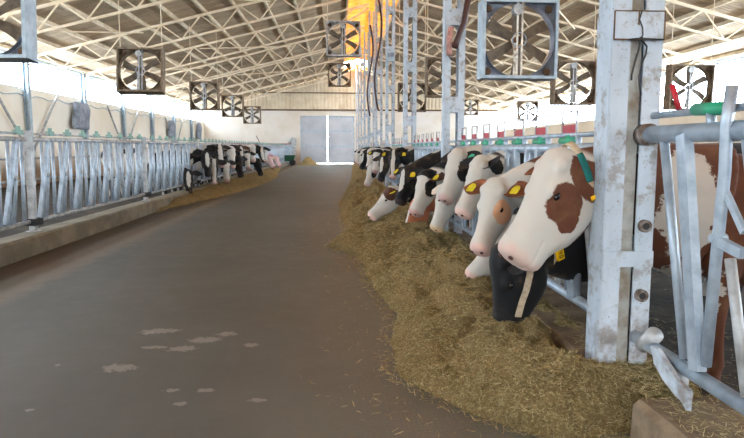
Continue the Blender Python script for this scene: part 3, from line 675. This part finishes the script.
        for i in range(nu-1):
            for j in range(nv_-1):
                a_ = i*nv_+j; fs += [(a_, a_+1, a_+nv_+1, a_+nv_), (o_+a_, o_+a_+nv_, o_+a_+nv_+1, o_+a_+1)]
            for j in (0, nv_-1): a_ = i*nv_+j; fs.append((a_, a_+nv_, o_+a_+nv_, o_+a_))
        for i in (0, nu-1):
            for j in range(nv_-1): a_ = i*nv_+j; fs.append((a_, a_+1, o_+a_+1, o_+a_))
        e = MB().add(vs, fs).build('ear', EARM[em], root, True)
        if tg:
            c = b0+dr*Le*.5+nn*.018; hw, hh = .036, .044; vs = []
            dn = HM.transposed() @ Vector((0, 0, -1)); dn = (dn-nn*dn.dot(nn)).normalized(); sd = nn.cross(dn)
            for d_ in (0, .004):
                for (x, y) in ((-hw*.5, -.012), (hw*.5, -.012), (hw, .018), (hw, .018+hh*1.25), (hw*.8, .02+hh*1.45), (-hw*.8, .02+hh*1.45), (-hw, .018+hh*1.25), (-hw, .018)):
                    vs.append(T(*(c+sd*x+dn*y+nn*d_)))
            fs = [tuple(range(8)), tuple(range(15, 7, -1))]+[(i, (i+1) % 8, 8+(i+1) % 8, 8+i) for i in range(8)]
            g = MB().add(vs, fs).build('ear_tag', M['yellow'] if tg == 'y' else M['tealtag'], e)
            g['label'] = 'yellow plastic ear tag' if tg == 'y' else 'teal plastic ear tag'
            MB().ell(T(*(c+nn*.008)), (.009, .009, .009), n=8, m=5).build('tag_stud', M['yellow'] if tg == 'y' else M['tealtag'], g)
    for s in (-1, 1):
        if vox < .03:
            MB().ell(T(.188, s*(.107*hwid), -.080), (.024*head*eye, .014*head*eye, .018*head*eye), HM).build('eye', M['eye'], root, True)
            MB().ell(T(.580, s*.048, -.092), (.009*head, .013*head, .016*head), HM).build('nostril', M['nostril'], root, True)
    if collar and collar.get('halter'):
        m = MB(); pp = [T(x, y, z) for x, y, z in ((-.02, .112, -.19), (.10, .128, -.19), (.20, .128, -.18), (.30, .103, -.17), (.40, .084, -.165))]; vs = []; fs = []
        for q in pp:
            for e, f_ in ((-.022, 0), (.022, 0), (.022, .008), (-.022, .008)): vs.append(q+hz*e*head+hy*f_)
        for i in range(len(pp)-1):
            for k_ in range(4): fs.append((i*4+k_, i*4+(k_+1) % 4, (i+1)*4+(k_+1) % 4, (i+1)*4+k_))
        fs += [(0, 1, 2, 3), (19, 18, 17, 16)]; m.add(vs, fs).build('halter_strap', M['beige'], root)
    if collar:
        ti = collar['t']; i0 = int(ti*12); fr = ti*12-i0; c = nk[i0][0].lerp(nk[i0+1][0], fr); sd = nk[i0][1].lerp(nk[i0+1][1], fr)*1.0; up = nk[i0][2].lerp(nk[i0+1][2], fr); ax = sd.cross(up).normalized()
        tl = Matrix.Rotation(R(collar.get('tilt', 0)), 3, sd.normalized()); up = tl @ up; ax = tl @ ax; sc_ = collar.get('s', 1.12)
        def ring(a0, a1, name, mat, w=.022):
            vs = []; fs = []; n = 24
            for i in range(n+1):
                t = R(a0+(a1-a0)*i/n); o = sd*math.cos(t)+up*math.sin(t)
                for q, e in ((-w, 1.0), (w, 1.0), (w, 1.045), (-w, 1.045)): vs.append(c+o*sc_*e+ax*q)
            for i in range(n):
                for k_ in range(4): fs.append((i*4+k_, i*4+(k_+1) % 4, (i+1)*4+(k_+1) % 4, (i+1)*4+k_))
            fs += [(0, 1, 2, 3), (n*4+3, n*4+2, n*4+1, n*4)]
            return MB().add(vs, fs).build(name, mat, root, True)
        for a0, a1, mt in collar['bands']: ring(a0, a1, 'collar_band', M[mt])
        ta = collar['tag']; t = R(ta); o = (sd*math.cos(t)+up*math.sin(t)); tn = (-sd*math.sin(t)+up*math.cos(t)).normalized(); on = ax.cross(tn).normalized()
        if on.dot(o) < 0: on = -on
        cc = c+o*sc_*1.06+on*.012; mb = MB(); hw = .07
        vs = [cc+tn*x+ax*y+on*z for z in (0, .022) for x, y in ((-hw, -.027), (hw, -.027), (hw, .027), (-hw, .027))]
        blk = mb.add(vs, [(3,2,1,0),(4,5,6,7),(0,1,5,4),(1,2,6,5),(2,3,7,6),(3,0,4,7)]).build('number_block', M['yellowband'], root); blk['label'] = 'yellow numbered collar block'
        # dark digits
        SEG = {'0': 'abcdef', '2': 'abged', '4': 'fgbc', '6': 'afgedc', '8': 'abcdefg'}
        gx = {'a': ((-1, 2), (1, 2)), 'b': ((1, 2), (1, 0)), 'c': ((1, 0), (1, -2)), 'd': ((-1, -2), (1, -2)), 'e': ((-1, -2), (-1, 0)), 'f': ((-1, 0), (-1, 2)), 'g': ((-1, 0), (1, 0))}
        dx = tn if collar.get('flip', 1) > 0 else -tn; dy = on.cross(dx)
        for i, ch in enumerate(collar['num']):
            mm = MB(); ct = cc+on*.0232+dx*(-.046+.03*i)
            for q in SEG[ch]:
                a_, b_ = gx[q]; mm.bar(ct+dx*a_[0]*.007+dy*a_[1]*.0075, ct+dx*b_[0]*.007+dy*b_[1]*.0075, .005, .0016, on)
            mm.build('digit', M['black'], blk)
    return root
H = 'h'; O = 'o'
# nearest big cow: white face, brown eye patch, brown and white body
cA = coat('coat_a', WH, BR, [(O, (.16,0,1.12), (.17,1,.34), WH), (O, (-.9,0,1.0), (.3,1,.3), WH), (O, (.1,0,.6), (.16,1,.18), WH), (H, (.19,0,-.15), (.11,.4,.11), BR), (H, (.25,0,-.23), (.06,.4,.07), BR), (H, (.0,0,-.19), (.10,.4,.16), BR), (H, (.06,0,.05), (.3,.3,.10), WH), (H, (-.12,0,-.3), (.08,.4,.07), BR)])
cow('brown and white cow with a large white face and brown eye patch, nearest the camera', (1.26,3.60,1.44), 197, 53, (2.2,3.71), 1.10, hd=1.2, hwid=1.08, cheek=1, eye=1.0, bs=.985, vox=.0125, coatm=cA, ears=(None, 'brown'), tags=(None, None), yawb=180,
    collar=dict(t=.93, tilt=20, s=1.3, bands=[(-180, -112, 'teal'), (-112, -58, 'teal'), (-58, -18, 'beige'), (-18, 40, 'teal'), (40, 180, 'beige')], tag=-64, num='0260', flip=-1))
cB = coat('coat_b', BK, BK, [(O, (-.9,0,.8), (.4,1,.3), WH)], muzzle=srgb(50,46,48))
cow('black cow lowering its head into the hay below the nearest cow, yellow collar block', (1.085,4.14,.775), 186, 84, (2.0,4.40), 1.02, hd=1.12, vox=.014, coatm=cB, ears=('black', 'black'), yawb=181, bs=1.04,
    collar=dict(t=.70, tilt=10, s=1.06, bands=[(-180, -60, 'teal'), (-60, 10, 'beige'), (10, 180, 'teal')], tag=-12, num='0240', flip=-1, halter=True))
cC = coat('coat_c', WH, WH, [(H, (.2,.1,-.12), (.09,.06,.12), srgb(214,160,124)), (H, (-.05,0,-.05), (.08,.3,.08), WH)], BR, muzzle=PK, pthr=.47)
cow('white-faced cow with two broad brown ears and yellow tags, beside the nearest cow', (1.26,5.0,1.20), 222, 60, (2.15,5.0), .98, vox=.016, coatm=cC, ears=('brown', 'brown'), tags=('y', 'y'), ear_pitch=(.15, .15))
cD = coat('coat_d', WH, WH, [(H, (.0,0,-.05), (.05,.3,.1), WH)], BK, muzzle=PK)
cow('white cow with its face lowered between the black cow and the brown-eared cow', (1.45,5.45,.78), 190, 46, (2.05,5.6), .9, vox=.018, coatm=cD, ears=(None, 'black'), tags=(None, None))
cE = coat('coat_e', WH, BK, [(H, (.2,0,-.12), (.05,.4,.05), BK), (H, (-.02,.1,-.14), (.07,.08,.1), BK)], WH, muzzle=srgb(226,186,176))
cow('white cow with black ears and pink nose, head raised left of the brown-eared cow', (1.41,6.2,1.37), 206, 58, (2.2,6.25), 1.0, vox=.018, coatm=cE, ears=('black', 'black'), tags=(None, None), ear_pitch=(.5, .3))
cF = coat('coat_f', WH, BK, [(H, (.16,.12,-.16), (.14,.08,.12), BK), (H, (.17,-.12,-.1), (.06,.05,.08), BK)], WH, muzzle=srgb(190,150,146), pthr=.45)
cow('black and white cow with a teal ear tag, head raised beside the second column', (1.36,7.15,1.44), 214, 60, (2.25,7.2), 1.0, vox=.018, coatm=cF, ears=('black', 'black'), tags=('t', None))
cG = coat('coat_g', WH, WH, [(H, (.1,0,-.3), (.1,.3,.1), srgb(230,200,180))], BR, muzzle=srgb(200,170,120))
cow('white cow with lowered head and tan muzzle under the teal-tagged cow', (1.30,7.65,1.0), 212, 66, (2.1,7.8), .92, vox=.02, coatm=cG, ears=(None, 'white'), tags=(None, None))
cH = coat('coat_h', WH, BK, [(H, (.16,.12,-.12), (.12,.07,.12), BK), (H, (.16,-.12,-.12), (.12,.07,.12), BK), (H, (-.02,0,0), (.08,.3,.12), BK)], WH, muzzle=srgb(190,140,136))
cow('cow with dark ears, white blaze and yellow tags, left of the second column', (1.18,8.5,1.14), 218, 60, (2.15,8.38), 1.0, vox=.02, coatm=cH, ears=('darkbrown', 'black'), tags=('y', 'y'), ear_pitch=(.1, .5))
cI = coat('coat_i', srgb(158,92,62), srgb(150,84,54), [(H, (.35,0,-.02), (.3,.05,.06), WH)], WH, muzzle=PK, pthr=.6)
cow('reddish brown cow stretching its lowered neck into the hay', (1.14,9.2,.70), 188, 62, (1.95,9.4), .95, vox=.02, coatm=cI, ears=('darkbrown', 'darkbrown'), tags=(None, None))
cK = coat('coat_k', BK, BK, [(H, (.2,0,.0), (.2,.05,.1), WH)], WH, muzzle=srgb(60,50,50))
cow('black cow with a small white blaze and yellow tags behind the white-faced feeding cow', (1.08,9.9,1.16), 225, 62, (2.05,10.1), .98, vox=.022, coatm=cK, ears=('black', 'black'), tags=('y', 'y'))
cJ = coat('coat_j', WH, BK, [(H, (.06,0,-.06), (.12,.3,.12), srgb(86,54,40))], WH, muzzle=srgb(232,196,188))
cow('white-faced cow with dark brown forehead reaching farthest out to the hay', (.88,10.6,.80), 186, 44, (1.95,10.85), 1.02, vox=.022, coatm=cJ, ears=('darkbrown', 'darkbrown'), tags=('y', 'y'))
cL = coat('coat_l', BK, BK, [(H, (.3,0,.0), (.4,.045,.12), WH)], WH, muzzle=srgb(214,170,160))
cow('black cow with broad white blaze facing the camera by the third column', (1.22,13.6,1.40), 255, 64, (2.05,13.75), 1.0, vox=.026, coatm=cL, ears=('black', 'black'), tags=('y', 'y'))
cow('black cow with a thin white blaze just behind the blazed cow by the third column', (1.1,15.2,1.26), 240, 64, (2.05,15.4), 1.0, vox=.03, coatm=cK, ears=('black', 'black'), tags=('y', None))
cow('black and white cow, head raised, beyond the third column', (1.05,16.8,1.40), 240, 64, (2.0,17.0), 1.0, vox=.03, coatm=cH, ears=('black', 'black'), tags=(None, 'y'))
cow('white and black cow with feeding head near the fourth column', (.95,18.3,.95), 225, 60, (2.0,18.4), 1.0, vox=.03, coatm=cF, ears=('black', 'black'), tags=(None, None))
cow('white-faced black cow beside the fourth column', (1.05,20.3,1.42), 240, 64, (2.0,20.4), 1.0, vox=.03, coatm=cE, ears=('black', 'black'), tags=(None, None))
cow('black cow beyond the fourth column', (.95,22.5,1.30), 215, 64, (2.0,22.6), 1.0, vox=.035, coatm=cK, ears=('black', 'black'), tags=(None, None))
cow('pale-faced black and white cow near the fifth column', (.95,24.0,1.38), 230, 62, (2.0,24.2), 1.0, vox=.035, coatm=cF, ears=('black', 'black'), tags=(None, None))
cow('white cow with black patches, farthest in the right row', (.9,27.5,1.38), 225, 64, (2.0,27.7), 1.0, vox=.035, coatm=cE, ears=('black', 'black'), tags=(None, None))
# left row: bodies in the left pen, heads pointing to the aisle
cM = coat('coat_m', BK, BK, [(H, (.28,0,.0), (.42,.06,.14), WH)], WH, muzzle=srgb(220,180,170), pthr=.5)
cN = coat('coat_n', BK, BK, [], None, muzzle=srgb(50,44,44))
LG = 'cows eating on the left'
for (P, az, pt, lb, cm, er) in (
    ((-4.32,18.2,.80), -75, 60, 'dark cow with its muzzle low over the left curb, nearest of the left herd', cK, 'black'),
    ((-4.0,19.2,1.34), -66, 60, 'black cow with pale muzzle at the near end of the left herd', cK, 'black'),
    ((-3.92,19.9,1.06), -80, 70, 'cow with a long white blaze, head low, at the near end of the left herd', cM, 'black'),
    ((-3.88,20.7,1.56), -68, 56, 'white-blazed cow holding its head highest in the left herd', cM, 'black'),
    ((-3.85,21.6,1.02), -66, 64, 'low-headed black and white cow below the highest-held white blaze', cH, 'black'),
    ((-3.78,22.4,1.48), -70, 60, 'white-faced cow with black ears in the middle of the left herd', cE, 'black'),
    ((-3.62,23.2,1.12), -50, 72, 'all-black cow bending into the hay on the left', cN, 'black'),
    ((-3.75,24.3,1.54), -64, 60, 'dark-faced cow right behind the bending black cow on the left', cK, 'darkbrown'),
    ((-3.7,25.6,1.3), -68, 60, 'black and white cow beyond the bending black cow on the left', cH, 'black'),
    ((-3.65,26.9,1.58), -74, 58, 'white-faced cow with raised head in the far half of the left herd', cF, 'black'),
    ((-3.55,28.2,.95), -45, 66, 'black cow feeding low in the far half of the left herd', cN, 'black'),
    ((-3.6,29.6,1.5), -66, 60, 'black and white cow beyond the low feeding black cow on the left', cM, 'black'),
    ((-3.7,31.6,1.45), -60, 62, 'farthest raised black and white cow of the left herd', cE, 'black')):
    cow(lb, P, az, pt, (-4.95, P[1]+.15), 1.22, vox=.032, coatm=cm, ears=(er, er), yawb=0, group=LG)
cP = coat('coat_p', srgb(232,200,202), srgb(232,200,202), [], srgb(200,150,160), muzzle=srgb(200,150,156))
for (P, lb) in (((-3.9,36.0,.95), 'pale pinkish cow feeding at the far end of the left herd'), ((-3.9,40.0,.9), 'farthest pale pinkish cow feeding near the far left corner')):
    cow(lb, P, -40, 48, (-4.8, P[1]+.1), 1.15, vox=.04, coatm=cP, ears=('white', 'white'), yawb=0, group=LG)
# ------------------------------------------------------------------ feed heaps
EDGE = [(1.5,1.42),(2.6,1.4),(2.95,1.25),(3.1,.98),(3.45,.66),(3.95,.38),(4.6,.40),(5.27,.50),(6.0,.46),(6.6,.36),(7.4,.36),(8.3,.28),(8.9,.06),(9.3,-.10),(9.9,-.08),(10.4,.12),(11.2,.18),(12.6,.10),(16.2,.0),(20,.2),(28.8,.6),(40,.9),(52,1.2),(57,1.4)]
def feed_h(x, y):
    e = float(np.interp(y, [a for a, b in EDGE], [b for a, b in EDGE])) + .06*noise.noise(Vector((0, y*2.3, 4))) + .03*noise.noise(Vector((1, y*7, 4)))
    t = (x-e)
    if t < 0: return -.03+t*.1
    h = .27*(1-math.exp(-t*3.1)) + .015
    h += .16*(noise.noise(Vector((x*2.1, y*1.9, 1)))+.15)*min(1, t*4) + .055*noise.noise(Vector((x*7, y*6, 2)))*min(1, t*6)+.028*noise.noise(Vector((x*12, y*10, 8)))*min(1, t*8)+.02*noise.noise(Vector((x*19, y*17, 2)))*min(1, t*10)
    # ridge of heap on the aisle side, trough against the curb for the near stretch
    if y < 6.5: h += .05*math.exp(-((x-1.0)/.25)**2)
    k = math.exp(-((y-3.75)/.45)**2)*max(0, min(1, (x-1.3)/.15)); h -= .2*k
    if y < 3.3: h -= max(0, (3.3-y))*.5*max(0, min(1, (x-1.2)/.2))
    if x > 1.42: h = min(h, .34-.16*min(1, (x-1.42)/.5)) if h > .26 else h
    if 17.5 < y: h *= .9
    return h
def heap(hf, xs, ys, name, label, strands, group=None, xr=None):
    vs = [(x, y, hf(x, y)) for y in ys for x in xs]; nx = len(xs); fs = [(j*nx+i, j*nx+i+1, (j+1)*nx+i+1, (j+1)*nx+i) for j in range(len(ys)-1) for i in range(nx-1)]
    mb = MB(); mb.add(vs, fs); keep = [max(vs[i][2] for i in f) > -.02 for f in mb.f]
    mb.f = [f for f, k_ in zip(mb.f, keep) if k_]; mb.mi = [0]*len(mb.f)
    for (x, y) in strands:
        h = hf(x, y)
        if h < -.005:
            if random.random() > .25: continue
            h = max(h, .002)
        a = random.random()*math.pi*2; L = random.uniform(.010, .032)*(1 if y < 6 else 1.5); w = random.uniform(.0009, .002)*(1 if y < 6 else 1.8); e = random.uniform(-.2, .5)
        d = Vector((math.cos(a), math.sin(a), e)).normalized()*L; s = Vector((-math.sin(a), math.cos(a), random.uniform(-.6, .6)))*w
        c = Vector((x, y, max(h, 0)+.004+abs(e)*L*.4)); mb.m = random.choice((1, 1, 2)); mb.add([c-d-s, c+d-s*.6, c+d+s*.6, c-d+s], [(0, 1, 2, 3)])
    me = bpy.data.meshes.new(name); me.from_pydata(mb.v, [], mb.f)
    for m in ('feed', 'straw', 'straw2'): me.materials.append(M[m])
    me.polygons.foreach_set('material_index', mb.mi); me.polygons.foreach_set('use_smooth', [i == 0 for i in mb.mi]); me.update()
    o = bpy.data.objects.new(name, me); COL.objects.link(o); return tag(o, label, 'hay', kind='stuff')
def lin(a, b, s): return [a+(b-a)*i/int((b-a)/s) for i in range(int((b-a)/s)+1)]
st = []
for i in range(75000):
    y = 2.6+11.0*random.random()**2.0; e = float(np.interp(y, [a for a, b in EDGE], [b for a, b in EDGE])); x = random.uniform(e-.12, 1.9); 
    if random.random() < .04: x = e-random.random()**2*.7
    st.append((x, y))
heap(feed_h, lin(-.3, 1.95, .022), lin(1.6, 9.5, .024)+lin(9.55, 17, .06)+lin(17.2, 57, .25), 'hay_heap', 'long tan heap of chopped hay along the right curb under the cow heads', st)
def feed_l(x, y):
    x = -x; e = float(np.interp(y, [14, 16, 18, 20.5, 24, 28, 32, 36, 46], [4.3, 4.1, 3.8, 3.45, 3.15, 3.05, 3.1, 3.5, 4.2])) + .1*noise.noise(Vector((3, y*1.5, 4)))
    t = x-e
    if t < 0: return -.04
    return .24*(1-math.exp(-t*3)) + .07*(noise.noise(Vector((x*2.3, y*1.7, 6)))+.2)*min(1, t*4) + .02*noise.noise(Vector((x*9, y*7, 2)))+.01-(.05 if x > 4.25 else 0)
heap(feed_l, lin(-4.5, -2.9, .05), lin(14, 46, .09), 'hay_heap', 'smaller golden hay heap at the left curb before the left herd', [(random.uniform(-4.4, -3), random.uniform(15, 30)) for _ in range(6000)])
heap(lambda x, y: .75*math.exp(-((x+2.6)/.6)**2-((y-54.5)/1.2)**2)-.05+.08*noise.noise(Vector((x*3, y*3, 1)))*math.exp(-((x+2.6)/.7)**2-((y-54.5)/1.4)**2), lin(-3.6, -1.3, .08), lin(52, 56.9, .1), 'hay_heap', 'hay mound at the far end left of the grey door', [])
# loose straw on the right curb top near the camera and on the left curb
def loose(name, label, gen, n):
    mb = MB()
    for _ in range(n):
        x, y, z = gen(); a = random.random()*6.3; L = random.uniform(.012, .04); w = .0016
        mb.m = random.choice((0, 0, 1)); d = Vector((math.cos(a), math.sin(a), random.uniform(-.05, .2)))*L; s = Vector((-math.sin(a), math.cos(a), 0))*w; c = Vector((x, y, z+.004))
        mb.add([c-d-s, c+d-s, c+d+s, c-d+s], [(0, 1, 2, 3)])
    me = bpy.data.meshes.new(name); me.from_pydata(mb.v, [], mb.f); me.materials.append(M['straw']); me.materials.append(M['straw2']); me.polygons.foreach_set('material_index', mb.mi)
    o = bpy.data.objects.new(name, me); COL.objects.link(o); tag(o, label, 'straw', kind='stuff')
loose('loose_straw', 'loose straw scattered on the right curb below the nearest feed panel', lambda: (random.uniform(1.5, 1.95), random.uniform(1.8, 3.9), .27), 1800)
loose('loose_straw', 'straw and dung bits scattered on the pen floor behind the nearest feed panel', lambda: (random.uniform(2.0, 3.6), random.uniform(1.8, 5), .055), 1500)
loose('loose_straw', 'sparse straw bits scattered on the left curb', lambda: (random.uniform(-4.6, -4.3), random.uniform(6.5, 20), .265), 700)
# ------------------------------------------------------------------ far end things
wb = empty('green_cart', (-4.2, 53.0, 0), label='small dark green cart by the hay mound at the far end', cat='cart')
m = MB(); m.add([(-.5,-.35,.35),(.4,-.35,.35),(.4,.35,.35),(-.5,.35,.35),(-.75,-.5,.85),(.6,-.5,.85),(.6,.5,.85),(-.75,.5,.85)], [(0,1,2,3),(0,4,5,1),(1,5,6,2),(2,6,7,3),(3,7,4,0)]); m.build('tub', mottled('dark_green_paint', srgb(40,92,66), srgb(30,70,52), 4), wb)
pts = [(.22*math.cos(2*math.pi*i/16)+.45, -.42, .22+.22*math.sin(2*math.pi*i/16)) for i in range(17)]
MB().tube([(.35, -.47, .24), (.35, -.37, .24)], .24, 18).build('wheel', M['black'], wb); MB().tube([(.35, .37, .24), (.35, .47, .24)], .24, 18).build('wheel', M['black'], wb)
m = MB(); m.tube([(-.45, -.3, .4), (-.6, -.3, 0)], .025, 8); m.tube([(-.45, .3, .4), (-.6, .3, 0)], .025, 8); m.build('leg', M['galv'], wb)
MB().tube([(-.7, -.35, .75), (-1.15, -.3, .95)], .02, 8).build('handle', M['galv'], wb)
bk = empty('white_bucket', (-5.0, 52.0, 0), label='white bucket standing left of the green cart', cat='bucket')
MB().loft([((0,0,z), (r,0,0), (0,r,0), (0,r,0)) for z, r in ((0,.2),(.3,.23),(.45,.25))], 20).build('pail', plain('white_plastic', srgb(240,240,238), .4), bk, True)
MB().tube([(-.25*math.cos(t*math.pi/10), 0, .43+.2*math.sin(t*math.pi/10)) for t in range(11)], .01, 6).build('handle', M['galv'], bk)
br = empty('sheet_barrier', (-6.6, 54.2, 0), label='blue-grey sheet barrier with a rusty red top rail in the far left corner', cat='barrier')
m = MB()
for i in range(24): m.box(-3.4+i*.25, -3.4+i*.25+.13, -.02, .0, .05, 1.75); m.box(-3.4+i*.25+.13, -3.4+(i+1)*.25, .0, .02, .05, 1.75)
m.build('sheet', M['bluegrey'], br); MB().box(-3.4, 2.6, -.05, .05, 1.75, 1.85).build('top_rail', mottled('red_oxide_rail', srgb(168,106,96), srgb(140,90,80), 3), br)
for x in (-3.3, -.3, 2.5): MB().box(x-.05, x+.05, .02, .1, 0, 1.95).build('post', M['rust'], br)
m = MB(); m.add([(-.3,0,0),(.35,0,0),(.5,.35,2.3),(.1,.35,2.45),(-.3,.35,1.9),(-.3,.06,0),(.35,.06,0),(.5,.41,2.3),(.1,.41,2.45),(-.3,.41,1.9)], [(0,1,2,3,4),(9,8,7,6,5),(0,5,6,1),(1,6,7,2),(2,7,8,3),(3,8,9,4),(4,9,5,0)])
o = m.build('leaning_board', M['galv_warm'], None, loc=(-4.3, 56.9, 0)); tag(o, 'grey board leaning on the far wall left of the door', 'board')
sh = empty('hay_fork', (-4.1, 37.5, .0), label='long handled fork leaning over the far end of the left fence', cat='tool')
MB().tube([(.2, 0, .2), (-.75, 0, 2.2)], .022, 8).build('handle', M['rust'], sh)
m = MB()
for q in (-.1, 0, .1): m.tube([(.2+q*.3, q, .22), (.3+q*.3, q, .02)], .01, 6)
m.build('tines', M['rust'], sh)
